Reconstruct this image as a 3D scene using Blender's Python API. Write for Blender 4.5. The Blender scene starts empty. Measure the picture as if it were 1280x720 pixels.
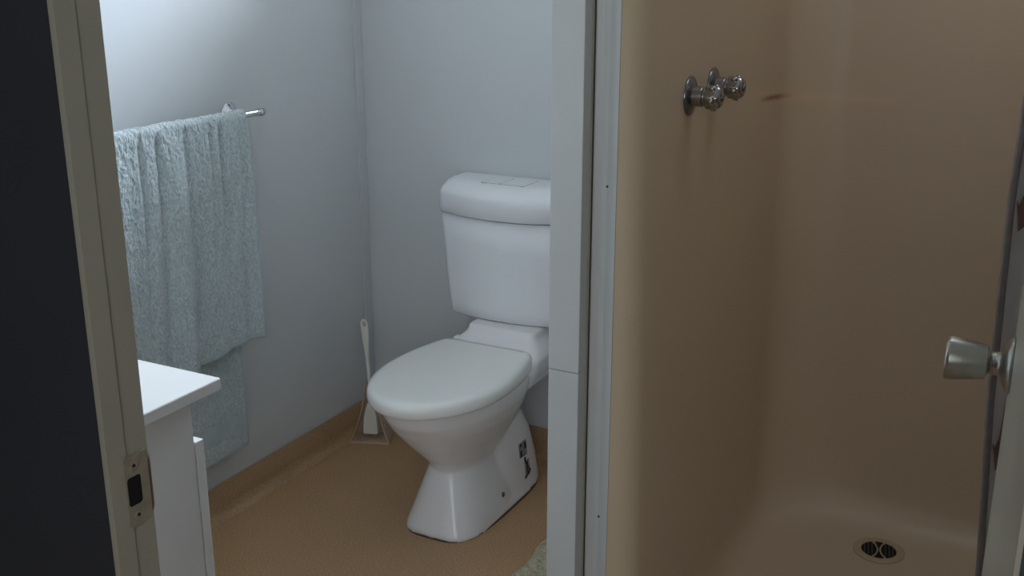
import bpy, bmesh, math, random
from mathutils import Vector, Matrix, noise
random.seed(4)
S = bpy.context.scene
COL = S.collection

# ---------------------------------------------------------------- camera
cam = bpy.data.cameras.new('camera'); camo = bpy.data.objects.new('camera', cam); COL.objects.link(camo)
camo.location = (1.975, -2.785, 1.487)
camo.rotation_euler = (math.radians(90 - 16.82), 0, math.radians(27.61))
cam.sensor_width = 36; cam.lens = 1354.4 / 1280 * 36; cam.clip_start = 0.02
S.camera = camo
# ---------------------------------------------------------------- world, light, exposure
W = bpy.data.worlds.new('sky'); S.world = W; W.use_nodes = True
wn = W.node_tree; wn.nodes.clear()
wo = wn.nodes.new('ShaderNodeOutputWorld'); wb = wn.nodes.new('ShaderNodeBackground')
sky = wn.nodes.new('ShaderNodeTexSky'); sky.sky_type = 'NISHITA'; sky.sun_disc = False
sky.sun_elevation = math.radians(48); sky.sun_rotation = math.radians(200)
wb.inputs['Strength'].default_value = 0.55
wn.links.new(sky.outputs[0], wb.inputs[0]); wn.links.new(wb.outputs[0], wo.inputs[0])

def area(name, loc, rot, sx, sy, power, col):
    l = bpy.data.lights.new(name, 'AREA'); l.shape = 'RECTANGLE'; l.size = sx; l.size_y = sy
    l.energy = power; l.color = col
    o = bpy.data.objects.new(name, l); COL.objects.link(o); o.location = loc
    o.rotation_euler = [math.radians(a) for a in rot]; return o
# daylight coming through the high window over the toilet: hazy light from low in the sky, bluer light from higher up
area('window_daylight_haze', (0.55, 0.24, 2.02), (-66, 0, 0), 0.8, 0.7, 80, (0.86, 0.93, 1.0))
area('window_daylight_blue', (0.95, 0.42, 2.42), (-50, 0, -42), 0.8, 0.7, 125, (0.45, 0.67, 1.0))
# fill light added above the shower to brighten its walls
area('shower_fill_light', (1.90, -0.72, 2.46), (0, 0, 0), 0.5, 0.5, 1.6, (1.0, 0.95, 0.90))
# daylight from the hall's window behind the camera
area('hall_window_daylight', (2.65, -4.56, 1.6), (90, 0, 0), 1.3, 1.3, 21, (0.90, 0.95, 1.0))
# weak warm fill light added to the hall behind the camera
area('hall_fill_light', (2.3, -3.7, 2.28), (0, 0, 0), 0.5, 0.5, 1.6, (1.0, 0.93, 0.84))
S.view_settings.view_transform = 'Standard'; S.view_settings.look = 'None'
S.view_settings.gamma = 1; S.view_settings.use_curve_mapping = False
S.view_settings.exposure = 0.0

# ---------------------------------------------------------------- materials
def srgb(r, g, b):
    f = lambda c: (c/12.92 if c <= .04045 else ((c+.055)/1.055)**2.4)
    return (f(r/255), f(g/255), f(b/255), 1)
def mat(name, col, rough=.5, metal=0, spec=.5, var=0.0, vscale=6, bump=0, bscale=200, coat=0, col2=None, trans=0, alpha=1):
    m = bpy.data.materials.new(name); m.use_nodes = True; nt = m.node_tree
    b = nt.nodes['Principled BSDF']
    b.inputs['Base Color'].default_value = col; b.inputs['Roughness'].default_value = rough
    b.inputs['Metallic'].default_value = metal; b.inputs['Specular IOR Level'].default_value = spec
    b.inputs['Coat Weight'].default_value = coat
    b.inputs['Transmission Weight'].default_value = trans; b.inputs['Alpha'].default_value = alpha
    tc = nt.nodes.new('ShaderNodeTexCoord')
    if var or col2:
        n = nt.nodes.new('ShaderNodeTexNoise'); n.inputs['Scale'].default_value = vscale; n.inputs['Detail'].default_value = 5
        r = nt.nodes.new('ShaderNodeValToRGB')
        c2 = col2 or tuple([max(0, c*(1-var)) for c in col[:3]] + [1])
        r.color_ramp.elements[0].color = c2; r.color_ramp.elements[0].position = .35
        r.color_ramp.elements[1].color = col; r.color_ramp.elements[1].position = .65
        nt.links.new(tc.outputs['Object'], n.inputs['Vector']); nt.links.new(n.outputs['Fac'], r.inputs['Fac'])
        nt.links.new(r.outputs['Color'], b.inputs['Base Color'])
    if bump:
        n2 = nt.nodes.new('ShaderNodeTexNoise'); n2.inputs['Scale'].default_value = bscale; n2.inputs['Detail'].default_value = 3
        bp = nt.nodes.new('ShaderNodeBump'); bp.inputs['Strength'].default_value = bump; bp.inputs['Distance'].default_value = .002
        nt.links.new(tc.outputs['Object'], n2.inputs['Vector']); nt.links.new(n2.outputs['Fac'], bp.inputs['Height'])
        nt.links.new(bp.outputs['Normal'], b.inputs['Normal'])
    return m
M = {}
M['wall'] = mat('white satin wall panel', srgb(209, 212, 213), .42, var=.03, vscale=2, bump=.05, bscale=400)
M['ceiling'] = mat('white ceiling', srgb(225, 225, 220), .7, var=.02)
M['trimgrey'] = mat('grey white panel edging', srgb(196, 198, 196), .38, var=.04, vscale=5)
M['joint'] = mat('dark joint line', srgb(70, 66, 60), .8, var=.1)
M['jamb'] = mat('aged off white door frame paint', srgb(172, 168, 152), .5, var=.07, vscale=9, bump=.1, bscale=90)
M['dark'] = mat('dark charcoal hall wall', srgb(58, 60, 66), .55, var=.08, vscale=7, bump=.1, bscale=150)  # one even dark tone for the hall walls
M['liner'] = mat('beige moulded shower liner', srgb(203, 184, 156), .42, var=.04, vscale=1.7, bump=.03, bscale=260)
M['porcelain'] = mat('white glazed porcelain', srgb(236, 233, 233), .24, var=.01, coat=.2)
M['seat'] = mat('white glossy seat plastic', srgb(243, 242, 237), .16, var=.01, coat=.3)
M['cistern'] = mat('white cistern plastic', srgb(238, 239, 241), .3, var=.01)
M['vanity'] = mat('white vanity laminate', srgb(226, 224, 220), .3, var=.02)
M['chrome'] = mat('chrome', (.72, .74, .78, 1), .12, 1, var=.05, vscale=40)
M['chromedull'] = mat('spotted chrome', (.30, .33, .39, 1), .2, 1, var=.35, vscale=120)
M['steel'] = mat('satin stainless steel', (.5, .49, .44, 1), .3, 1, var=.12, vscale=60)
M['plate'] = mat('worn brassed strike plate', srgb(158, 150, 130), .5, .0, var=.15, vscale=80, bump=.3, bscale=300)
M['rustedge'] = mat('rusty plate lip', srgb(110, 78, 58), .6, .3, var=.3, vscale=90)
M['black'] = mat('black recess', (.004, .004, .006, 1), .9, var=.1)
M['door'] = mat('off white gloss door paint', srgb(205, 206, 196), .22, var=.04, vscale=6, bump=.04, bscale=60)
M['brush'] = mat('white brush plastic', srgb(228, 224, 214), .35, var=.03)
M['mat'] = mat('cream shaggy bath mat', srgb(196, 188, 160), .95, var=.3, vscale=90, bump=.8, bscale=300)
M['print'] = mat('dark label print', srgb(38, 44, 52), .5, var=.2, vscale=80)
M['sticker'] = mat('clear grey label backing', srgb(150, 150, 155), .4, var=.1)
M['drain'] = mat('cream drain plastic', srgb(190, 172, 140), .4, var=.1, vscale=60)
M['lamp'] = mat('added lamp diffuser', (.9, .85, .75, 1), .5, var=.02)
M['leafprint'] = mat('brown leaf print', srgb(150, 116, 100), .7, var=.2, vscale=50)
M['steelbody'] = mat('limescaled chrome body', (.38, .36, .34, 1), .3, 1, var=.3, vscale=110, bump=.2, bscale=200)
M['chrome2'] = mat('polished chrome handle', (.5, .5, .5, 1), .14, 1, var=.4, vscale=90)
M['seal'] = mat('brown grimy sealant line', srgb(104, 80, 60), .8, var=.2)
M['gapgrey'] = mat('grey hairline gap', srgb(120, 122, 126), .7, var=.05)
M['grass'] = mat('outside ground', srgb(120, 125, 95), .9, var=.2)

# clear smoky plastic of the brush stand
m = mat('clear brown tinted plastic', srgb(236, 222, 206), .12, var=.05, vscale=20, trans=.0, alpha=.38); M['clearplastic'] = m
m = mat('brown tinted plastic edge', srgb(196, 168, 142), .25, var=.1, vscale=20); M['plasticedge'] = m
g = bpy.data.materials.new('window glass'); g.use_nodes = True; nt = g.node_tree; nt.nodes.clear()
o_ = nt.nodes.new('ShaderNodeOutputMaterial'); tr = nt.nodes.new('ShaderNodeBsdfTransparent'); gl = nt.nodes.new('ShaderNodeBsdfGlossy')
gl.inputs['Roughness'].default_value = .03; mx = nt.nodes.new('ShaderNodeMixShader'); fr = nt.nodes.new('ShaderNodeFresnel')
nt.links.new(fr.outputs[0], mx.inputs[0]); nt.links.new(tr.outputs[0], mx.inputs[1]); nt.links.new(gl.outputs[0], mx.inputs[2]); nt.links.new(mx.outputs[0], o_.inputs[0])
M['glass'] = g

# floor: tan speckled sheet vinyl
def vinyl(name, base, dark, light):
    m = bpy.data.materials.new(name); m.use_nodes = True; nt = m.node_tree; b = nt.nodes['Principled BSDF']
    tc = nt.nodes.new('ShaderNodeTexCoord')
    n1 = nt.nodes.new('ShaderNodeTexNoise'); n1.inputs['Scale'].default_value = 260; n1.inputs['Detail'].default_value = 2
    r1 = nt.nodes.new('ShaderNodeValToRGB'); e = r1.color_ramp.elements
    e[0].position = .36; e[0].color = dark; e[1].position = .66; e[1].color = light
    k = e.new(.5); k.color = base
    n2 = nt.nodes.new('ShaderNodeTexNoise'); n2.inputs['Scale'].default_value = 5; n2.inputs['Detail'].default_value = 4
    mxx = nt.nodes.new('ShaderNodeMixRGB'); mxx.blend_type = 'MULTIPLY'; mxx.inputs[0].default_value = .18
    nt.links.new(tc.outputs['Object'], n1.inputs['Vector']); nt.links.new(tc.outputs['Object'], n2.inputs['Vector'])
    nt.links.new(n1.outputs['Fac'], r1.inputs['Fac']); nt.links.new(r1.outputs['Color'], mxx.inputs[1]); nt.links.new(n2.outputs['Fac'], mxx.inputs[2])
    nt.links.new(mxx.outputs['Color'], b.inputs['Base Color']); b.inputs['Roughness'].default_value = .5
    return m
M['floor'] = vinyl('tan speckled vinyl', srgb(190, 152, 112), srgb(168, 130, 92), srgb(208, 172, 132))
M['skirt'] = vinyl('brown coved vinyl', srgb(184, 150, 114), srgb(166, 133, 97), srgb(198, 165, 128))

# towel: pale blue green terry
def terry():
    m = bpy.data.materials.new('pale blue green terry towel'); m.use_nodes = True; nt = m.node_tree; b = nt.nodes['Principled BSDF']
    tc = nt.nodes.new('ShaderNodeTexCoord')
    n1 = nt.nodes.new('ShaderNodeTexNoise'); n1.inputs['Scale'].default_value = 170; n1.inputs['Detail'].default_value = 4
    mp = nt.nodes.new('ShaderNodeMapping'); mp.inputs['Scale'].default_value = (1.3, 1.3, .8)
    r1 = nt.nodes.new('ShaderNodeValToRGB'); e = r1.color_ramp.elements
    e[0].position = .35; e[0].color = srgb(170, 183, 185); e[1].position = .65; e[1].color = srgb(206, 216, 217)
    bp = nt.nodes.new('ShaderNodeBump'); bp.inputs['Strength'].default_value = .9; bp.inputs['Distance'].default_value = .004
    nt.links.new(tc.outputs['Object'], mp.inputs[0]); nt.links.new(mp.outputs[0], n1.inputs['Vector'])
    nt.links.new(n1.outputs['Fac'], r1.inputs['Fac']); nt.links.new(r1.outputs['Color'], b.inputs['Base Color'])
    nt.links.new(n1.outputs['Fac'], bp.inputs['Height']); nt.links.new(bp.outputs['Normal'], b.inputs['Normal'])
    b.inputs['Roughness'].default_value = .95; b.inputs['Sheen Weight'].default_value = .3
    return m
M['towel'] = terry()
M['hem'] = mat('flat woven towel band', srgb(184, 198, 200), .8, var=.08, vscale=50, bump=.3, bscale=500)

M['curtain'] = mat('mauve white curtain cloth', srgb(232, 225, 220), .6, var=.06, vscale=30, bump=.2, bscale=300)
M['curtainhem'] = mat('dark mauve curtain hem', srgb(156, 144, 140), .7, var=.2, vscale=60)

# ---------------------------------------------------------------- helpers
def mk(name, verts, faces, m, parent=None, smooth=False, mods=()):
    off = Vector(parent['_o']) if parent is not None and '_o' in parent else Vector((0, 0, 0))
    me = bpy.data.meshes.new(name)
    me.from_pydata([tuple(Vector(v) - off) for v in verts], [], faces)
    bm = bmesh.new(); bm.from_mesh(me); bmesh.ops.recalc_face_normals(bm, faces=bm.faces); bm.to_mesh(me); bm.free()
    if smooth: me.polygons.foreach_set('use_smooth', [True]*len(me.polygons))
    me.materials.append(M[m] if isinstance(m, str) else m)
    o = bpy.data.objects.new(name, me); COL.objects.link(o)
    if parent is not None:
        o.parent = parent; o['_o'] = tuple(off)
    for md in mods: md(o)
    return o
def empty(name, loc):
    o = bpy.data.objects.new(name, None); COL.objects.link(o); o.location = loc; o['_o'] = tuple(loc); o.empty_display_size = .05
    return o
def tag(o, label, cat, group=None):
    o['label'] = label; o['category'] = cat
    if group: o['group'] = group
    return o
def bevel(w=.003, n=2):
    def f(o):
        b = o.modifiers.new('bevel', 'BEVEL'); b.width = w; b.segments = n; b.limit_method = 'ANGLE'; b.angle_limit = math.radians(35)
    return f
def subsurf(n=2):
    def f(o): s = o.modifiers.new('sub', 'SUBSURF'); s.levels = n; s.render_levels = n
    return f
def remesh(v=.006, it=6):
    def f(o):
        r = o.modifiers.new('remesh', 'REMESH'); r.mode = 'VOXEL'; r.voxel_size = v; r.use_smooth_shade = True
        s = o.modifiers.new('smooth', 'SMOOTH'); s.iterations = it; s.factor = .5
    return f
def join(*ms):
    V, F = [], []
    for v, f in ms:
        n = len(V); V += list(v); F += [tuple(i+n for i in q) for q in f]
    return V, F
def box(x0, y0, z0, x1, y1, z1):
    return ([(x0,y0,z0),(x1,y0,z0),(x1,y1,z0),(x0,y1,z0),(x0,y0,z1),(x1,y0,z1),(x1,y1,z1),(x0,y1,z1)],
            [(0,3,2,1),(4,5,6,7),(0,1,5,4),(1,2,6,5),(2,3,7,6),(3,0,4,7)])
def loft(rings, caps=True, closed=True):
    n = len(rings[0]); V = [p for r in rings for p in r]; F = []
    for i in range(len(rings)-1):
        for j in range(n if closed else n-1):
            k = (j+1) % n; F.append((i*n+j, i*n+k, (i+1)*n+k, (i+1)*n+j))
    if caps: F.append(tuple(range(n-1, -1, -1))); F.append(tuple((len(rings)-1)*n+j for j in range(n)))
    return V, F
def lathe(prof, origin, axis, n=32):
    """prof: list of (distance along axis, radius)"""
    a = Vector(axis).normalized(); u = a.orthogonal().normalized(); w = a.cross(u); O = Vector(origin)
    rings = [[tuple(O + a*d + (u*math.cos(2*math.pi*k/n) + w*math.sin(2*math.pi*k/n))*max(r, 1e-5)) for k in range(n)] for d, r in prof]
    return loft(rings)
def tube(pts, r, n=10):
    pts = [Vector(p) for p in pts]; rings = []
    for i, p in enumerate(pts):
        t = (pts[min(i+1, len(pts)-1)] - pts[max(i-1, 0)]).normalized()
        u = t.cross(Vector((0, .1, 1))); u = u.normalized() if u.length > 1e-3 else t.orthogonal().normalized(); w = t.cross(u)
        rr = r[i] if isinstance(r, (list, tuple)) else r
        rings.append([tuple(p + (u*math.cos(2*math.pi*k/n) + w*math.sin(2*math.pi*k/n))*rr) for k in range(n)])
    return loft(rings)
def rrect(x0, y0, x1, y1, r, z, n=8):
    P = []
    for cx, cy, a0 in ((x1-r, y1-r, 0), (x0+r, y1-r, 90), (x0+r, y0+r, 180), (x1-r, y0+r, 270)):
        for k in range(n+1):
            a = math.radians(a0 + 90*k/n); P.append((cx + r*math.cos(a), cy + r*math.sin(a), z))
    return P
def struct(name, geo, m, parent=None, **k):
    o = mk(name, geo[0], geo[1], m, parent, **k)
    if parent is None: o['kind'] = 'structure'
    return o

# ---------------------------------------------------------------- the setting
DY0, DY1 = -2.194, -2.150            # door wall, hall face and bathroom face
JX, HX = 1.270, 1.975                # faces of the left and right door jambs
CZ = 2.40
struct('floor', box(-.05, -4.6, -.05, 3.4, .05, 0), 'floor')
kx0, kx1, ky0, ky1 = 1.62, 2.18, -1.0, -.44     # ceiling opening added for the shower fill light
struct('ceiling', join(box(-.05, -4.6, CZ, kx0, .09, CZ+.05), box(kx1, -4.6, CZ, 3.4, .09, CZ+.05),
       box(kx0, -4.6, CZ, kx1, ky0, CZ+.05), box(kx0, ky1, CZ, kx1, .09, CZ+.05)), 'ceiling')
struct('wall_left', box(-.05, -4.6, 0, 0, 0, CZ), 'wall')
# back wall with the high window opening above the toilet
wx0, wx1, wz0, wz1 = .22, 1.02, 1.56, 2.16
struct('wall_back', join(box(-.05, 0, 0, 3.4, .09, wz0), box(-.05, 0, wz1, 3.4, .09, CZ),
       box(-.05, 0, wz0, wx0, .09, wz1), box(wx1, 0, wz0, 3.4, .09, wz1)), 'wall')
struct('wall_right', box(2.45, DY1, 0, 2.5, 0, CZ), 'wall')
wf = struct('window_1', join(box(wx0, .03, wz0, wx1, .07, wz0+.035), box(wx0, .03, wz1-.035, wx1, .07, wz1),
       box(wx0, .03, wz0+.035, wx0+.035, .07, wz1-.035), box(wx1-.035, .03, wz0+.035, wx1, .07, wz1-.035)), 'wall')
mk('pane', *box(wx0+.03, .048, wz0+.03, wx1-.03, .052, wz1-.03), 'glass', wf)
# door wall (dark on the hall side, white on the bathroom side)
struct('wall_front', join(box(0, DY0+.008, 0, JX-.02, DY1, CZ), box(JX-.02, DY0+.008, 2.05, HX+.02, DY1, CZ), box(HX+.02, DY0+.008, 0, 2.5, DY1, CZ)), 'wall')
struct('wall_hall', join(box(0, DY0, 0, JX-.004, DY0+.0079, CZ), box(JX-.004, DY0, 2.04, HX+.004, DY0+.0079, CZ), box(HX+.004, DY0, 0, 3.35, DY0+.0079, CZ)), 'dark')
struct('wall_hall_right', box(3.35, -4.6, 0, 3.4, DY0, CZ), 'dark')
struct('wall_hall_rear', box(-.05, -4.65, 0, 3.4, -4.6, CZ), 'dark')
struct('wall_hall_left', box(0, -4.6, 0, .004, DY0, CZ), 'dark')
# door frame: flat jamb with a stop on the hall side, rebate on the bathroom side
fr_ = struct('trim_1', join(box(JX-.0195, DY0+.0005, 0, JX, DY1+.004, 2.035), box(JX, DY0+.0005, 0, JX+.0018, -2.172, 2.032)), 'jamb', mods=[bevel(.0006)])
struct('trim_2', box(HX+.001, DY0+.0005, 0, HX+.0195, DY1+.004, 2.035), 'jamb')
struct('trim_3', box(JX-.0195, DY0+.0005, 2.036, HX+.0195, DY1+.004, 2.055), 'jamb')
sz = 1.035
def plate():
    # plate with a D shaped hole, on the rebate face; far edge curls back as a lip
    y0, y1, z0, z1 = -2.178, -2.1505, sz-.034, sz+.034
    hy0, hy1, hz0, hz1 = -2.176, -2.160, sz-.014, sz+.014
    x = JX+.0035; xb = JX-.0005
    outer = rrect(y0, z0, y1, z1, .003, 0, 4); inner = rrect(hy0, hz0, hy1, hz1, .0035, 0, 4)
    n = len(outer); V = []; F = []
    for xx in (xb, x):
        V += [(xx, a, b) for a, b, _ in outer] + [(xx, a, b) for a, b, _ in inner]
    for k in range(n):
        j = (k+1) % n
        F += [(k, j, n+j, n+k), (2*n+k, 3*n+k, 3*n+j, 2*n+j), (k, 2*n+k, 2*n+j, j), (n+k, n+j, 3*n+j, 3*n+k)]
    return V, F
pl = mk('strike_plate', *plate(), 'plate', fr_)
lipp = [[(JX+.0035 - .003*t*t*4/4 - .0*t, -2.1510 + .0062*t, sz-.030+.006*t + (0.060-.012*t)*k/8) for k in range(9)] for t in (0, .35, .7, 1)]
lp = mk('plate_lip', *loft(lipp, caps=False, closed=False), 'rustedge', pl, smooth=True)
sd = lp.modifiers.new('s', 'SOLIDIFY'); sd.thickness = .0012
mk('latch_hole', *box(JX-.0002, -2.1765, sz-.0145, JX+.0012 if False else JX+.0032, -2.1595, sz+.0145), 'black', pl)
for dz in (.024, -.024):
    mk('screw', *lathe([(0, .0045), (.0006, .0045), (.0010, .0035), (.0004, .0012), (.0003, .0001)], (JX+.0035, -2.167, sz+dz), (1, 0, 0), 16), 'plate', pl)
    mk('screw_slot', *box(JX+.0040, -2.1682, sz+dz-.0013, JX+.0047, -2.1658, sz+dz+.0013), 'black', pl)

# skirting: coved vinyl up the walls
def skirt(path_fn, n0, n1):
    prof = [(0.0035, .101), (.0045, .099), (.0045, .035), (.007, .02), (.013, .010), (.022, .004), (.034, .001)]
    return loft([[path_fn(s, d, z) for d, z in prof] for s in (n0, n1)], caps=False, closed=False)
o = struct('baseboard_left', skirt(lambda s, d, z: (d, s, z), DY1, -.004), 'skirt', smooth=True)
o = struct('baseboard_back', skirt(lambda s, d, z: (s, -d, z), .004, 1.235), 'skirt', smooth=True)
# vertical cover strip in the left back corner, two lengths butted
struct('trim_4', join(box(0.0002, -.040, .103, .0028, -.001, 1.038), box(0.0002, -.040, 1.0395, .0030, -.001, CZ)), 'wall', mods=[bevel(.0008)])
# partition between toilet and shower
PX0, PX1, PY = 1.235, 1.291, -1.238
struct('wall_partition', box(PX0+.004, PY+.03, 0, PX1-.004, -.0, 2.12), 'wall')
struct('trim_5', join(box(PX0, PY, 0, PX1, PY+.0295, .8262), box(PX0, PY, .8270, PX1, PY+.0295, 2.12)), 'trimgrey', mods=[bevel(.0015)])
# return strip and the concave flange beside the shower liner
struct('trim_6', box(PX1-.0035, PY+.0300, 0, PX1+.0015, -1.2035, 2.12), 'jamb')
prof = [(PX1+.003, -1.2030), (PX1+.006, -1.2030), (PX1+.016, -1.1985), (PX1+.026, -1.1985), (PX1+.036, -1.203), (PX1+.046, -1.207)]
fl = struct('trim_7', loft([[(x, y, z) for x, y in prof] + [(x, y+.004, z) for x, y in reversed(prof)] for z in (0.0, 2.12)]), 'trimgrey', smooth=False, mods=[bevel(.001)])
struct('trim_8', box(PX1+.0015, -1.2045, 0, PX1+.003, -1.190, 2.12), 'joint')
struct('trim_9', box(PX1+.0462, -1.2065, 0, PX1+.0480, -1.190, 2.12), 'joint')
for zz in (1.14, 1.66, .55):
    mk('screw', *lathe([(0, .0022), (.0012, .0022), (.0016, .001), (.0014, .0001)], (1.318, -1.1988, zz), (0, -1, 0), 10), 'joint', fl)

# ---------------------------------------------------------------- shower enclosure: one moulded liner
def liner():
    X0, X1, YB, YF = 1.362, 2.30, -.185, -1.19
    # (z, inset, corner radius)
    L = [(2.08, 0, .12), (1.6, .004, .125), (1.2, .008, .13), (.8, .016, .14), (.5, .022, .155), (.32, .026, .17), (.24, .029, .18), (.205, .033, .19), (.18, .042, .195), (.162, .056, .20), (.150, .078, .205), (.1435, .11, .21), (.1415, .15, .2), (.140, .26, .14)]
    rings = []; NC = 14; NS = 8
    for z, i, r in L:
        x0, x1, yb, yf = X0+i, X1-i, YB-i, YF+(i if z < .2 else 0)
        P = []
        # start front left, go back along the left side
        for k in range(NS): P.append((x0, yf+.03 + (yb-r-yf-.03)*k/NS, z))
        for k in range(NC): a = math.pi - math.pi/2*k/NC; P.append((x0+r+r*math.cos(a), yb-r+r*math.sin(a), z))
        for k in range(NS): P.append((x0+r+(x1-x0-2*r)*k/NS, yb, z))
        for k in range(NC): a = math.pi/2 - math.pi/2*k/NC; P.append((x1-r+r*math.cos(a), yb-r+r*math.sin(a), z))
        for k in range(NS+1): P.append((x1, yb-r + (yf+.03-yb+r)*k/NS, z))
        rings.append(P)
    n = len(rings[0]); V = [p for r in rings for p in r]; F = []
    for i in range(len(rings)-1):
        for j in range(n-1): F.append((i*n+j, i*n+j+1, (i+1)*n+j+1, (i+1)*n+j))
        if L[i][0] <= .2: F.append((i*n+n-1, i*n, (i+1)*n, (i+1)*n+n-1))
    F.append(tuple((len(rings)-1)*n+j for j in range(n)))
    # bullnose front returns on both sides, and the front hob
    for side in (0, 1):
        js = 0 if side == 0 else n-1; sg = -1 if side == 0 else 1
        idx = [i for i in range(len(rings)) if L[i][0] > .2]; st = []
        for i in idx:
            x, y, z = rings[i][js]; col = [i*n+js]
            i0 = L[i][1]
            for a in (11, 22, 33, 44, 55):
                a_ = math.radians(a); rr = .0545 + i0*2.35
                col.append(len(V)); V.append((x + sg*rr*(1-math.cos(a_)), y - .060*math.sin(a_), z))
            st.append(col)
        for a in range(len(st)-1):
            for b in range(5): F.append((st[a][b], st[a+1][b], st[a+1][b+1], st[a][b+1]))
    return V, F
sh = empty('shower_enclosure', (1.83, -.68, .14))
tag(sh, 'beige moulded one-piece shower enclosure with rounded back corners and a sunken floor', 'shower')
V, F = liner()
ln = mk('liner', V, F, 'liner', sh, smooth=True)
mk('front_step', *loft([rrect(1.342, -1.225, 2.318, -1.165, .012, z) for z in (0.001, .185)] + [rrect(1.346, -1.221, 2.314, -1.169, .010, .196), rrect(1.352, -1.215, 2.308, -1.175, .008, .2)]), 'liner', sh, smooth=False)
# below the taps: rust stain as wear, and a dent's reflection painted as pale streak
nt = M['liner'].node_tree; b = nt.nodes['Principled BSDF']; src = b.inputs['Base Color'].links[0].from_socket
geo = nt.nodes.new('ShaderNodeNewGeometry'); sep = nt.nodes.new('ShaderNodeSeparateXYZ'); nt.links.new(geo.outputs['Position'], sep.inputs[0])
def gauss(cy, cz, ry, rz, warp=0.0, slope=0.0):
    # smooth blob in the wall's own plane (y, z)
    def op(o, a, bb):
        q = nt.nodes.new('ShaderNodeMath'); q.operation = o
        for i, v in enumerate((a, bb)):
            if v is None: continue
            if isinstance(v, (int, float)): q.inputs[i].default_value = v
            else: nt.links.new(v, q.inputs[i])
        return q.outputs[0]
    dy = op('SUBTRACT', sep.outputs['Y'], cy); dz = op('SUBTRACT', sep.outputs['Z'], cz)
    dz = op('SUBTRACT', dz, op('MULTIPLY', dy, slope))
    if warp:
        nz = nt.nodes.new('ShaderNodeTexNoise'); nz.inputs['Scale'].default_value = 60; nt.links.new(geo.outputs['Position'], nz.inputs['Vector'])
        dz = op('ADD', dz, op('MULTIPLY', op('SUBTRACT', nz.outputs['Fac'], .5), warp))
    a = op('POWER', op('ABSOLUTE', op('DIVIDE', dy, ry), None), 3.0); c = op('POWER', op('ABSOLUTE', op('DIVIDE', dz, rz), None), 2.0)
    e = op('EXPONENT', op('MULTIPLY', op('ADD', a, c), -1.0), None)
    xl = op('LESS_THAN', sep.outputs['X'], 1.60)
    return op('MULTIPLY', e, xl)
def over(src, fac, col, k):
    mm = nt.nodes.new('ShaderNodeMixRGB'); q = nt.nodes.new('ShaderNodeMath'); q.operation = 'MULTIPLY'; q.inputs[1].default_value = k
    nt.links.new(fac, q.inputs[0]); nt.links.new(q.outputs[0], mm.inputs[0]); nt.links.new(src, mm.inputs[1]); mm.inputs[2].default_value = col
    return mm.outputs[0]
STY, STZ = -.385, 1.198
src = over(src, gauss(STY+.04, STZ, .24, .012, 0, -.1), srgb(222, 192, 160), .6)
src = over(src, gauss(STY, STZ, .095, .0060, .006, -.06), srgb(132, 66, 32), .95)
src = over(src, gauss(-.961, .745, .0022, .0022), srgb(50, 36, 26), 1)
nt.links.new(src, b.inputs['Base Color'])

# drain in the shower floor
dr = empty('shower_drain', (1.688, -.352, .1405)); tag(dr, 'round cream shower drain with a curved-spoke grate in the shower floor', 'drain')
c = (1.688, -.352, .1412)
mk('flange', *lathe([(0, .059), (.0022, .059), (.0036, .056), (.0040, .045), (.0038, .0410), (.0016, .0400), (.0012, .0001)], c, (0, 0, 1), 48), 'drain', dr, smooth=False, mods=[])
mk('drain_well', *lathe([(0.0013, .0398), (.0018, .0398), (.0019, .0001)], c, (0, 0, 1), 40), 'black', dr)
for k, (sx, rot) in enumerate(((1, 100), (-1, 100), (1, 10))):
    a = math.radians(rot); pts = []
    for t in range(-8, 9):
        u = t/8*.040; bow = sx*(.010 - (t/8)**2*.010 - .0085) if k < 2 else 0
        bow = sx*(.0030 + (t/8)**2*.0135) if k < 2 else 0
        if k == 2 and abs(u) > .0001 and False: continue
        pts.append((c[0]+u*math.cos(a)-bow*math.sin(a), c[1]+u*math.sin(a)+bow*math.cos(a), c[2]+.0032))
    if k < 2: mk('spoke', *tube(pts, .0020, 6), 'drain', dr)
for sx in (1, -1):
    for q in range(3):
        a = math.radians(10); r0 = .011+.0085*q
        pts = []
        for t in range(-5, 6):
            w_ = math.sqrt(max(0, .039**2 - (r0+.004)**2))*.92*t/5
            pts.append((c[0]+sx*(r0+.004)*math.cos(a)-w_*math.sin(a), c[1]+sx*(r0+.004)*math.sin(a)+w_*math.cos(a), c[2]+.0024))
        mk('grate_bar', *tube(pts, .0013, 5), M['chromedull'], dr)

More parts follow.
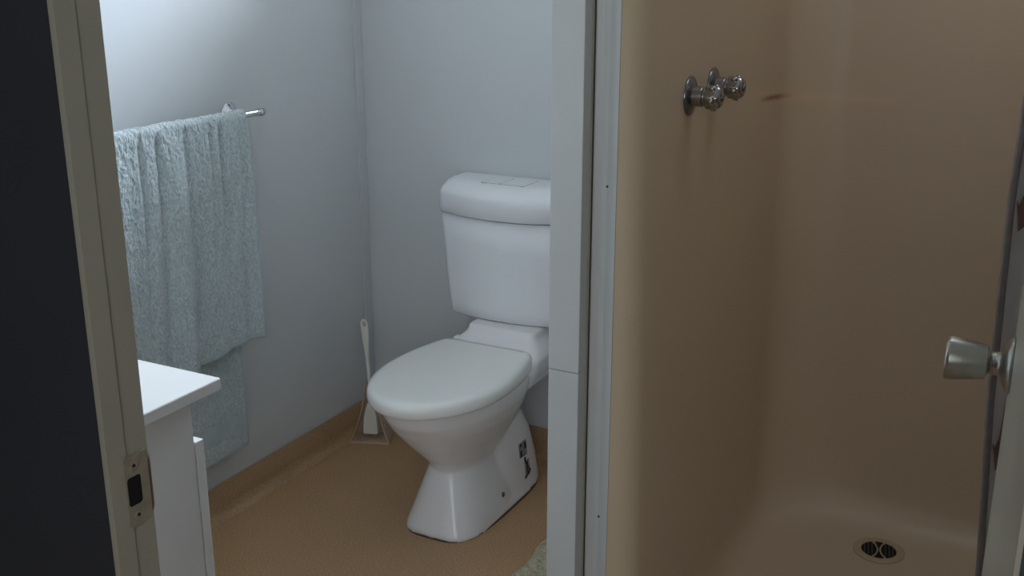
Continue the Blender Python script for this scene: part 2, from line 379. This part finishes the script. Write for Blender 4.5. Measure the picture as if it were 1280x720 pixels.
# ---------------------------------------------------------------- shower taps
def make_tap():
    r = empty('shower_tap', (1.3690, -.962, 1.262)); O = (1.3690, -.962, 1.262); A = (1, 0, 0)
    mk('flange', *lathe([(0, .034), (.002, .0345), (.004, .033), (.0065, .026), (.009, .017), (.010, .0135)], O, A, 40), 'chromedull', r, smooth=True)
    mk('body', *lathe([(.004, .0165), (.006, .0175), (.024, .0175), (.026, .0165), (.027, .014), (.034, .014)], O, A, 32), 'steelbody', r, smooth=False, mods=[bevel(.001)])
    # fluted handle
    n = 48; rings = []
    for d, rr, am in ((.030, .015, 0), (.031, .0200, .1), (.034, .0215, .12), (.050, .0205, .14), (.055, .0190, .1), (.058, .015, 0), (.0585, .0001, 0)):
        rings.append([(O[0]+d, O[1]+math.cos(2*math.pi*k/n)*rr*(1-am*(.5+.5*math.cos(5*2*math.pi*k/n))**.6), O[2]+math.sin(2*math.pi*k/n)*rr*(1-am*(.5+.5*math.cos(5*2*math.pi*k/n))**.6)) for k in range(n)])
    h = mk('handle', *loft(rings), 'chrome2', r, smooth=True)
    for k in range(5):
        a = 2*math.pi*(k+.5)/5 + .3
        cc = (O[0]+.044, O[1]+math.cos(a)*.0185, O[2]+math.sin(a)*.0185)
        mk('handle_lug', *lathe([(-.003, .0001), (-.003, .005), (.001, .006), (.0045, .005), (.0055, .003), (.0055, .0001)], cc, (0, math.cos(a), math.sin(a)), 14), 'chrome2', h, smooth=True)
    mk('button', *lathe([(0, .0075), (.002, .0072), (.003, .005), (.0032, .0001)], (O[0]+.0585, O[1], O[2]), A, 20), 'chromedull', r, smooth=True)
    return r
def copy_tree(o, parent=None):
    c = o.copy(); COL.objects.link(c)
    if parent is not None: c.parent = parent
    for ch in list(o.children): copy_tree(ch, c)
    return c
tap1 = make_tap(); tag(tap1, 'nearer of the two chrome wall taps, with the lower fluted handle', 'tap', 'shower taps on the beige wall')
tap2 = copy_tree(tap1); tap2.location = (1.3690, -.832, 1.266)
tag(tap2, 'farther of the two chrome wall taps, partly behind the nearer handle', 'tap', 'shower taps on the beige wall')

# ---------------------------------------------------------------- toilet
TX = .578
T = empty('toilet', (TX, -.36, 0)); tag(T, 'white close-coupled toilet with closed lid standing on the tan vinyl floor', 'toilet')
def egg(z, yb, yf, w, nb=2.6, nf=2.1, split=.45, n=48, cx=TX):
    """egg outline: back half squarer, front half rounder"""
    yc = yb + (yf-yb)*split; P = []
    for k in range(n):
        a = 2*math.pi*k/n; ca, sa = math.cos(a), math.sin(a); e = nb if sa > 0 else nf
        x = w/2*math.copysign(abs(ca)**(2/e), ca)
        y = (yb-yc if sa > 0 else yc-yf)*math.copysign(abs(sa)**(2/e), sa)
        P.append((cx+x, yc+y, z))
    return P
bowl = loft([egg(.404, -.20, -.700, .330), egg(.385, -.20, -.702, .334), egg(.36, -.205, -.694, .328), egg(.32, -.22, -.665, .300), egg(.27, -.235, -.620, .250), egg(.225, -.25, -.575, .195), egg(.195, -.27, -.545, .160), egg(.17, -.28, -.53, .145)])
foot = loft([egg(0, -.25, -.590, .236, 3, 3.6), egg(.012, -.25, -.588, .232, 3, 3.6), egg(.05, -.25, -.575, .212, 3, 3.2), egg(.10, -.25, -.558, .186, 3, 2.9), egg(.15, -.25, -.540, .160, 3, 2.6), egg(.19, -.17, -.528, .146, 3, 2.4), egg(.225, -.20, -.53, .15, 3, 2.2)])
rear = loft([egg(0, -.095, -.41, .228, 3.4, 2.4), egg(.02, -.095, -.41, .224, 3.4, 2.4), egg(.10, -.105, -.42, .208, 3.2, 2.4), egg(.18, -.13, -.40, .192, 3, 2.4), egg(.235, -.16, -.39, .172, 2.8, 2.4), egg(.265, -.19, -.38, .13, 2.6, 2.4), egg(.275, -.22, -.36, .07, 2.4, 2.4)])
DX = TX+.012
deck = loft([rrect(DX-w, y, DX+w, -.045, r, z) for w, y, z, r in ((.135, -.32, .35, .03), (.150, -.30, .395, .03), (.150, -.285, .425, .03), (.140, -.262, .438, .028), (.122, -.236, .450, .025), (.112, -.220, .462, .022), (.108, -.212, .482, .02))])
deckf = loft([rrect(TX-.115, -.34, TX+.125, -.17, .03, z) for z in (.36, .412)] + [rrect(TX-.11, -.335, TX+.12, -.17, .03, .418)])
trap = loft([rrect(TX-.07, -.30, TX+.07, -.12, .03, z) for z in (.30, .40)])
plinth = loft([egg(0, -.095, -.590, .236, 3.4, 3.6), egg(.018, -.096, -.588, .230, 3.4, 3.6), egg(.034, -.11, -.575, .205, 3.4, 3.2)])
pan = mk('pan', *join(bowl, foot, rear, deck, deckf, plinth), 'porcelain', T, mods=[remesh(.005, 9)])
mk('floor_seal', *loft([egg(.0005, -.092, -.593, .241, 3.4, 3.6), egg(.0028, -.093, -.592, .240, 3.4, 3.6)]), 'seal', T)
mk('fixing_screw', *lathe([(0, .0075), (.004, .0075), (.006, .004), (.006, .0001)], (TX+.102, -.368, .053), (1, -.1, .12), 16), 'chromedull', T)
# label on the side of the pan
def sidepatch(y0, z0, y1, z1, x=TX+.1157, sk=0.0):
    # small flat patch on the right flank of the pan (leans with it)
    f = lambda y, z: (x - z*.10, y, z)
    P = [f(y0, z0), f(y1, z0+sk), f(y1, z1+sk), f(y0, z1)]
    return P + [(p[0]-.012, p[1], p[2]) for p in P], [(0,1,2,3),(4,7,6,5),(0,4,5,1),(1,5,6,2),(2,6,7,3),(3,7,4,0)]
lb = mk('label_sticker', *sidepatch(-.262, .118, -.218, .160), 'sticker', T)
mk('label_print', *join(sidepatch(-.258, .118, -.248, .138, TX+.1162), sidepatch(-.232, .136, -.219, .156, TX+.1162), sidepatch(-.256, .150, -.246, .158, TX+.1162), sidepatch(-.244, .1175, -.222, .1205, TX+.1162)), 'print', lb)
lb2 = mk('label_sticker', *sidepatch(-.236, .050, -.210, .098), 'sticker', T)
mk('label_print', *join(sidepatch(-.240, .046, -.205, .053, TX+.1162, .012), sidepatch(-.228, .056, -.220, .094, TX+.1162), sidepatch(-.216, .064, -.212, .078, TX+.1162), sidepatch(-.235, .090, -.229, .110, TX+.1162)), 'print', lb2)
# seat + lid
SX = .570
def seatring(grow, z, yb=-.247, yf=-.732, w=.360):
    yc = -.475; P = []
    n = 40
    for k in range(n+1):                       # front half, right to left
        a = -math.pi*k/n; P.append((SX+(w/2+grow)*math.cos(a)*1.0, yc + (yc-yf+grow)*math.sin(a) if True else 0, z))
    for k in range(1, 11):                     # left side to back
        t = k/10; P.append((SX-(w/2+grow)+.033*t**2, yc+(yb-.012-yc)*t, z))
    P += [(SX-(w/2+grow)+.038, yb-.004+max(grow, -.008)*.3, z), (SX-(w/2+grow)+.052, yb+max(grow, -.008)*.3, z)]
    P += [(SX+(w/2+grow)-.052, yb+max(grow, -.008)*.3, z), (SX+(w/2+grow)-.038, yb-.004+max(grow, -.008)*.3, z)]
    for k in range(10, 0, -1):
        t = k/10; P.append((SX+(w/2+grow)-.033*t**2, yc+(yb-.012-yc)*t, z))
    return P
mk('seat', *loft([seatring(-.012, .3995), seatring(-.007, .4005), seatring(-.006, .4045), seatring(-.006, .4150)]), 'seat', T, smooth=False)
lidr = [(-.002, .4035), (.001, .4045), (.0035, .410), (.0042, .420), (.0025, .430), (-.001, .436), (-.006, .440), (-.012, .4425)]
lrim = seatring(-.018, .4438)
dome = [[(SX+(x-SX)*f, -.47+(y+.47)*f, .4438+.0045*(1-f*f)) for x, y, z in lrim] for f in (1, .93, .82, .68, .5, .3, .1)]
mk('lid', *loft([seatring(g, z) for g, z in lidr] + dome), 'seat', T, smooth=True)
# hinge bar behind the lid
mk('hinge', *loft([rrect(SX-.118, -.246, SX+.125, -.215, .006, .412), rrect(SX-.118, -.246, SX+.125, -.215, .006, .4435), rrect(SX-.116, -.244, SX+.123, -.218, .004, .4455)]), 'seat', T, mods=[bevel(.0015)])
# cistern: bow fronted, wider at the top
CX = .560
def bow(z, w, yf, bw=.040, r=.03, yb=-.006):
    P = [(CX+w/2, yb, z), (CX-w/2, yb, z)]; hw = w/2; yc = yf + bw; n = 6
    for k in range(n+1):
        a = math.pi + math.pi/2*k/n; P.append((CX-hw+r+r*math.cos(a), yc+r+r*math.sin(a), z))
    for k in range(1, 14):
        t = -1+2*k/14; P.append((CX+(hw-r)*t, yf + bw*abs(t)**2.2, z))
    for k in range(n+1):
        a = 1.5*math.pi + math.pi/2*k/n; P.append((CX+hw-r+r*math.cos(a), yc+r+r*math.sin(a), z))
    return P
cs = mk('cistern', *loft([bow(.483, .345, -.160, .022, .02), bow(.487, .355, -.167, .024, .02), bow(.52, .364, -.169, .026, .022), bow(.62, .386, -.177, .032, .025), bow(.70, .403, -.182, .036), bow(.786, .418, -.187)]), 'cistern', T)
for p in cs.data.polygons: p.use_smooth = len(p.vertices) == 4
def lring(z, gx, gy, yb=-.003): return bow(z, .428-gx*2, -.195+gy, .040, .038, yb)
ld = mk('cistern_lid', *loft([lring(.7895, .002, .002), lring(.791, 0, 0), lring(.838, 0, 0), lring(.845, .0005, .001), lring(.851, .0015, .004), lring(.8565, .003, .009), lring(.861, .0045, .015), lring(.866, .006, .022, -.005), lring(.8745, .011, .034, -.007), lring(.8800, .019, .045, -.010), lring(.8828, .030, .056, -.016), lring(.8830, .05, .075, -.02)]), 'cistern', T, smooth=True)
for p in ld.data.polygons: p.use_smooth = len(p.vertices) == 4
# dual flush buttons: two halves with a hairline gap, set into the lid
mk('button_gap', *loft([rrect(.4880, -.1358, .6270, -.0442, .006, z, 6) for z in (.870, .8833)]), 'gapgrey', T)
for x0, x1 in ((.489, .5475), (.549, .626)):
    mk('flush_button', *loft([rrect(x0, -.135, x1, -.045, .006 if True else .01, z, 4) for z in (.870, .8837)]), 'cistern', T, mods=[bevel(.0006, 1)])

# ---------------------------------------------------------------- toilet brush and its stand
B = empty('toilet_brush', (.085, -.125, 0)); tag(B, 'white toilet brush with a flat slotted handle leaning in the back corner', 'toilet brush')
# handle: flat paddle with a hanging hole, leaning toward the corner
hp = Vector((.080, -.135, .115)); ht = Vector((.036, -.098, .392)); hx = (ht-hp)
side = Vector((.92, .39, 0)).normalized(); nrm = hx.cross(side).normalized()
def paddle():
    L = [(0, .0065, .005), (.30, .0055, .0045), (.55, .006, .0045), (.66, .008, .0035), (.78, .0115, .0035), (.90, .0128, .0035)]
    rings = [[tuple(hp+hx*t+side*w*math.cos(a)+nrm*d*math.sin(a)) for a in [2*math.pi*k/12 for k in range(12)]] for t, w, d in L]
    return loft(rings)
def eye():
    o = []; n = 20
    for rr, dd in ((.0125, -.0035), (.0125, .0035)): o.append([tuple(hp+hx*.935+side*rr*math.cos(2*math.pi*k/n)+hx.normalized()*rr*1.5*math.sin(2*math.pi*k/n)+nrm*dd) for k in range(n)])
    i = []
    for rr, dd in ((.0048, .0035), (.0048, -.0035)): i.append([tuple(hp+hx*.945+side*rr*math.cos(2*math.pi*k/n)+hx.normalized()*rr*2*math.sin(2*math.pi*k/n)+nrm*dd) for k in range(n)])
    r = o+i; V, F = loft(r, caps=False); m = 3*n
    F += [(m+k, m+(k+1) % n, (k+1) % n, k) for k in range(n)]
    return V, F
mk('handle', *join(paddle(), eye()), 'brush', B, smooth=False, mods=[bevel(.001)])
# wedge-shaped head cap
hd = [[tuple(Vector((.083, -.145, z)) + side*sx*w + Vector((-.39, .92, 0))*sy*d) for sx, sy in ((-1,-1),(1,-1),(1,1),(-1,1))] for z, w, d in ((.028, .021, .016), (.032, .024, .018), (.085, .021, .016), (.118, .014, .010), (.135, .007, .006))]
mk('brush_head', *loft(hd), 'brush', B, mods=[bevel(.004, 3)])
br = []
for k in range(60):
    a = random.random()*6.28; z = .02+random.random()*.05
    br.append(tube([(.083, -.135, z), (.083+.022*math.cos(a), -.135+.02*math.sin(a), z-.004)], .0006, 4))
o = mk('bristles', *join(*br), 'brush', B); o['kind'] = 'stuff'
K = empty('brush_stand', (.079, -.135, 0)); tag(K, 'clear brownish plastic stand flaring to the floor around the toilet brush', 'brush stand')
def stand(i, top=.198, n=7):
    rings = []
    for k in range(n+1):
        t = k/n; z = .004 + (top-.004)*t; f = (1-t)**1.9
        w = .017+.046*f - i; d = .016+.026*f - i
        rings.append([tuple(Vector((.079, -.135, z)) + Vector((.94,.34,0))*sx*w + Vector((-.34,.94,0))*sy*d) for sx, sy in ((-1,-1),(1,-1),(1,1),(-1,1))])
    return rings
R0 = stand(0)
Vp, Fp = [p for r in R0 for p in r], []
for i in range(len(R0)-1):
    for j in range(1, 4): Fp.append((i*4+j, i*4+(j+1) % 4, (i+1)*4+(j+1) % 4, (i+1)*4+j))
def soli(t):
    def f(o): s_ = o.modifiers.new('s', 'SOLIDIFY'); s_.thickness = t
    return f
mk('shell', Vp, Fp, 'clearplastic', K, mods=[soli(.0015)])
for j in range(4): mk('edge_rib', *tube([r[j] for r in R0], .0022, 6), 'plasticedge', K)
mk('base', *loft([[tuple(Vector((.079,-.135,z)) + Vector((.94,.34,0))*sx*.063*g + Vector((-.34,.94,0))*sy*.042*g) for sx, sy in ((-1,-1),(1,-1),(1,1),(-1,1))] for z, g in ((.0005, 1.02), (.006, 1.0), (.0065, .93))]), 'plasticedge', K, mods=[bevel(.001)])

# ---------------------------------------------------------------- towel rail and towel
RX, RZ, RY0, RY1 = .068, 1.106, -.550, -1.225
TR = empty('towel_rail', (0, -.60, RZ)); tag(TR, 'chrome towel rail with round wall flange on the left wall', 'towel rail')
mk('rail', *lathe([(0, .0085), (RY0-RY1-.016, .0085)], (RX, RY1+.008, RZ), (0, 1, 0), 24), 'chrome', TR, smooth=False)
for y, s_ in ((RY0-.012, 1), (RY1+.012, -1)):
    mk('end_cap', *lathe([(-.004, .0085), (-.004, .0108), (.002, .0112), (.003, .0100), (.005, .0105), (.010, .0095), (.0145, .006), (.0155, .0001)], (RX, y, RZ), (0, s_, 0), 24), 'chrome', TR, smooth=True)
for y in (-.608, -1.175):
    mk('bracket', *lathe([(.0005, .028), (.003, .0285), (.0065, .024), (.0105, .0125), (.014, .0075), (.045, .0065), (RX-.004, .0075)], (0, y, RZ), (1, 0, 0), 32), 'chrome', TR, smooth=True)
def towel():
    TY0, TY1 = -.634, -1.165; NU, NV = 190, 330
    zf, zb = .505, .205; rr = .0155
    Lf, Lb = RZ-zf, RZ-zb; arc = math.pi*rr; tot = Lf+arc+Lb
    V, F, band = [], [], []
    rnd = random.Random(3)
    ph = [(rnd.uniform(14, 75), rnd.uniform(0, 6.28), rnd.uniform(.3, 1)) for _ in range(9)]
    for j in range(NV+1):
        s = tot*j/NV
        if s < Lf: h = Lf-s; x = RX+rr; z = RZ-h; sd = 1; n = (1, 0, 0)
        elif s < Lf+arc: a = (s-Lf)/rr; x = RX+rr*math.cos(a); z = RZ+rr*math.sin(a); h = 0; sd = 0; n = (math.cos(a), 0, math.sin(a))
        else: h = s-Lf-arc; x = RX-rr; z = RZ-h; sd = -1; n = (-1, 0, 0)
        for i in range(NU+1):
            u = i/NU; y = TY0 + (TY1-TY0)*u
            gro = min(1, h/.16)
            fold = sum(am*math.sin(fq*(y + .035*h*math.sin(fq)) + p) for fq, p, am in ph)/5.5
            # sharper tucks in the upper half, fading downward
            tuck = 0
            for c0, wd, dp in ((-.735, .006, .012), (-.772, .005, .009), (-.855, .008, .010), (-.945, .007, .013), (-1.0, .006, .009), (-.665, .005, .005)):
                tuck -= dp*math.exp(-((y - c0 + .03*h)/(wd+.020*h))**2)*min(1, h/.03)*math.exp(-h*.9)
            if sd == 1:
                xx = x + .010*gro + (.026*gro)*fold*(.6+.9*h) + tuck + .012*h
                yy = y + .018*h*(1-u)*1.0 - .035*h*u*0
                zz = z + (.012*math.sin(7*u+1)+.018*u)*min(1, h/Lf)
                yy = y + (-.018*h*(1-u))
            elif sd == -1:
                xx = x - .004*gro + (.008*gro)*fold; xx = max(.012, xx)
                yy = y - .052*min(1, h/.35)*(1-u)
                zz = z - .02*u*min(1, h/Lb)
            else: xx, yy, zz = x, y, z + .0015*fold
            nv = noise.noise(Vector((yy*190, s*120, 0)))*.0036 + noise.noise(Vector((yy*80, s*45, 5)))*.0018
            edge = s < .014 or s > tot-.014
            bnd = sd == -1 and .055 < (tot-s) < .10
            if bnd or edge: nv = .0002
            V.append((max(.004, xx+n[0]*nv), yy, zz+n[2]*nv))
            if i < NU and j < NV:
                k = j*(NU+1)+i; F.append((k, k+1, k+NU+2, k+NU+1)); band.append(1 if (bnd or edge or i < 2) else 0)
    return V, F, band
V, F, bnd = towel()
TW = mk('bath_towel', V, F, 'towel', smooth=True, mods=[soli(.004)])
TW.data.materials.append(M['hem'])
for p, q in zip(TW.data.polygons, bnd): p.material_index = q
tag(TW, 'pale blue-green terry bath towel draped over the chrome rail', 'towel')

# ---------------------------------------------------------------- vanity unit
VX, VY = .847, -1.603
VU = empty('vanity_unit', (.42, -1.88, 0)); tag(VU, 'white vanity cupboard under the white benchtop beside the door', 'cabinet')
mk('side_panel', *box(.804, DY1+.01, .0, .820, -1.645, .8465), 'vanity', VU, mods=[bevel(.0008)])
mk('carcass', *box(.02, DY1+.01, .10, .8035, -1.646, .8465), 'vanity', VU)
mk('kick_board', *box(.02, DY1+.01, .001, .8035, -1.70, .0995), 'vanity', VU)
for x0, x1, hx_ in ((.010, .413, .39), (.417, .822, .44)):
    d = mk('cupboard_door', *box(x0, -1.6435, .105, x1, -1.6265, .768), 'vanity', VU, mods=[bevel(.0015)])
    mk('door_knob', *lathe([(0, .004), (.010, .004), (.014, .010), (.018, .011), (.022, .008), (.023, .0001)], (hx_, -1.6265, .70), (0, 1, 0), 20), 'chrome', d, smooth=True)
vt = mk('benchtop', *loft([rrect(.004, DY1+.004, VX, VY, .004, z, 4) for z in (.847, .867)]), 'vanity', mods=[bevel(.0025, 3)])
tag(vt, 'white vanity benchtop with a square corner in front of the towel', 'benchtop')

# ---------------------------------------------------------------- bath mat
def fluffy():
    V, F = [], []; NX, NY = 110, 180; x0, x1, y0, y1 = .862, 1.215, -1.02, -.405
    for j in range(NY+1):
        for i in range(NX+1):
            u, v = i/NX, j/NY; x = x0+(x1-x0)*u; y = y0+(y1-y0)*v
            e = min(u*(x1-x0), (1-u)*(x1-x0), v*(y1-y0), (1-v)*(y1-y0))
            h = .018*min(1, (e/.018))**.5
            nn = noise.noise(Vector((x*130, y*130, 0))); n2 = noise.noise(Vector((x*45, y*45, 3)))
            V.append((x + .006*n2 + .012*noise.noise(Vector((x*9, y*9, 7))), y + .006*noise.noise(Vector((x*45, y*45, 9))), .002 + h*(1+.35*nn+.3*n2)))
            if i < NX and j < NY: k = j*(NX+1)+i; F.append((k, k+1, k+NX+2, k+NX+1))
    return V, F
bm_ = mk('bath_mat', *fluffy(), 'mat', smooth=True); tag(bm_, 'cream shaggy bath mat on the tan floor beside the partition', 'bath mat')

# ---------------------------------------------------------------- shower curtain
def edge_x(z): 
    pts = [(0.20, 1.945), (.65, 1.927), (.89, 1.912), (1.18, 1.904), (1.30, 1.906), (2.02, 1.93)]
    for (a, xa), (b_, xb) in zip(pts, pts[1:]):
        if z <= b_: return xa + (xb-xa)*max(0, (z-a))/(b_-a)
    return pts[-1][1]
def csurf(s, z, off=0):      # s = distance along the cloth from the free edge
    x = edge_x(z) + s*.55; k = min(1, s/.05)
    y = -1.232 + .022*k*math.sin(s*38+.3*math.sin(3*z))*(.6+.4*(2.0-z)/1.8) + .003*math.sin(11*z)*(1-k)
    return (x, y-off, z)
SC = empty('shower_curtain', (2.1, -1.232, 1.99)); tag(SC, 'mauve white shower curtain with brown leaf print bunched right of the shower', 'curtain')
NS_, NZ = 90, 60; V = [csurf(.010+.62*i/NS_, .208+1.77*j/NZ) for j in range(NZ+1) for i in range(NS_+1)]
F = [(j*(NS_+1)+i, j*(NS_+1)+i+1, (j+1)*(NS_+1)+i+1, (j+1)*(NS_+1)+i) for j in range(NZ) for i in range(NS_)]
mk('cloth', V, F, 'curtain', SC, smooth=True, mods=[soli(.0008)])
V = [csurf(s, .208+1.77*j/NZ, .0008) for j in range(NZ+1) for s in (0, .006, .012, .0165)]
F = [(j*4+i, j*4+i+1, (j+1)*4+i+1, (j+1)*4+i) for j in range(NZ) for i in range(3)]
mk('hem', V, F, 'curtainhem', SC, smooth=True, mods=[soli(.0022)])
leaf = [(0, 0), (.012, .006), (.026, .022), (.030, .045), (.024, .062), (.016, .078), (.013, .105), (.010, .078), (.004, .050), (-.004, .036), (-.010, .044), (-.004, .022)]
for k, (s0, z0) in enumerate([(.030, 1.140), (.030, .790), (.030, 1.50), (.030, .44), (.13, 1.33), (.13, .96), (.14, .62), (.24, 1.16), (.24, .80), (.25, 1.52), (.36, 1.34), (.36, .98), (.47, 1.15), (.48, .78)]):
    V = [csurf(s0+a, z0+b_, .0017) for a, b_ in leaf] + [csurf(s0+a, z0+b_, .0012) for a, b_ in leaf]; n = len(leaf)
    F = [tuple(range(n)), tuple(range(2*n-1, n-1, -1))] + [(i, (i+1) % n, n+(i+1) % n, n+i) for i in range(n)]
    mk('leaf_print', V, F, 'leafprint', SC)
CR = empty('curtain_rod', (1.8, -1.232, 2.0)); tag(CR, 'white curtain rod across the top of the shower opening', 'curtain rod')
mk('rod', *lathe([(0, .0125), (1.15, .0125)], (1.2945, -1.232, 2.0), (1, 0, 0), 20), 'brush', CR)
for k in range(7):
    x = 1.96+k*.05; pts = [(x, -1.232+.021*math.sin(a), 2.0+.021*math.cos(a)) for a in [2*math.pi*q/16 for q in range(17)]]
    mk('curtain_ring', *tube(pts, .0018, 6), 'chrome', SC)

# ---------------------------------------------------------------- the open door with its knob
# leaf runs from the hinge (1.977, -2.150) to the latch edge (1.941, -1.432)
A_ = Vector((1.9765, -2.146, 0)); Bv = Vector((1.9415, -1.428, 0)); dd = (Bv-A_); Ld = dd.length; dd.normalize(); nn = Vector((-dd.y, dd.x, 0))
if nn.x > 0: nn = -nn                      # toward the camera's left: the face with the knob
def dp(s, t, z): p = A_ + dd*s - nn*t; return (p.x, p.y, z)
dv = [dp(s, t, z) for z in (.012, 2.028) for s, t in ((0, 0), (Ld, 0), (Ld, .035), (0, .035))]
dr_ = mk('door_1', dv, [(0,3,2,1),(4,5,6,7),(0,1,5,4),(1,2,6,5),(2,3,7,6),(3,0,4,7)], 'door', mods=[bevel(.0025, 3)]); dr_['kind'] = 'structure'
KO = A_ + dd*(Ld-.062); KO.z = 1.043
kn = mk('door_handle', *lathe([(.0195, .0125), (.0245, .0125), (.026, .0155), (.0275, .0195), (.031, .0205), (.066, .0262), (.0695, .0262), (.0715, .0250), (.0722, .0225), (.0712, .0205), (.0712, .0001)], KO, nn, 48), 'steel', dr_, smooth=False)
for p in kn.data.polygons: p.use_smooth = True
kn.modifiers.new('e', 'EDGE_SPLIT').split_angle = math.radians(40)
rs = mk('rose', *lathe([(.0002, .0325), (.003, .0325), (.006, .0300), (.009, .0235), (.012, .0165), (.0150, .0138), (.020, .0130), (.0245, .0130)], KO, nn, 48), 'steel', kn, smooth=True)
mk('latch_plate', *[(lambda q: q)(x) for x in ([dp(Ld+e_, t, z) for e_ in (-.001, .0012) for t, z in ((.006, 1.015), (.029, 1.015), (.029, 1.072), (.006, 1.072))], [(0,1,2,3),(4,7,6,5),(0,4,5,1),(1,5,6,2),(2,6,7,3),(3,7,4,0)])], 'steel', dr_)
for z in (.25, 1.80):
    mk('hinge', *lathe([(0, .006), (.09, .006)], (1.982 if False else A_.x+.003-.0, A_.y+.004, z), (0, 0, 1), 12), 'steel', dr_)

# unseen lamp base added to go with the hall fill light
HL = empty('added_hall_lamp', (2.3, -3.7, CZ)); tag(HL, 'added round lamp base for the hall fill light, unseen behind the camera', 'lamp')
mk('added_lamp_base', *lathe([(0, .14), (.02, .14)], (2.3, -3.7, CZ-.0005), (0, 0, -1), 32), 'wall', HL)
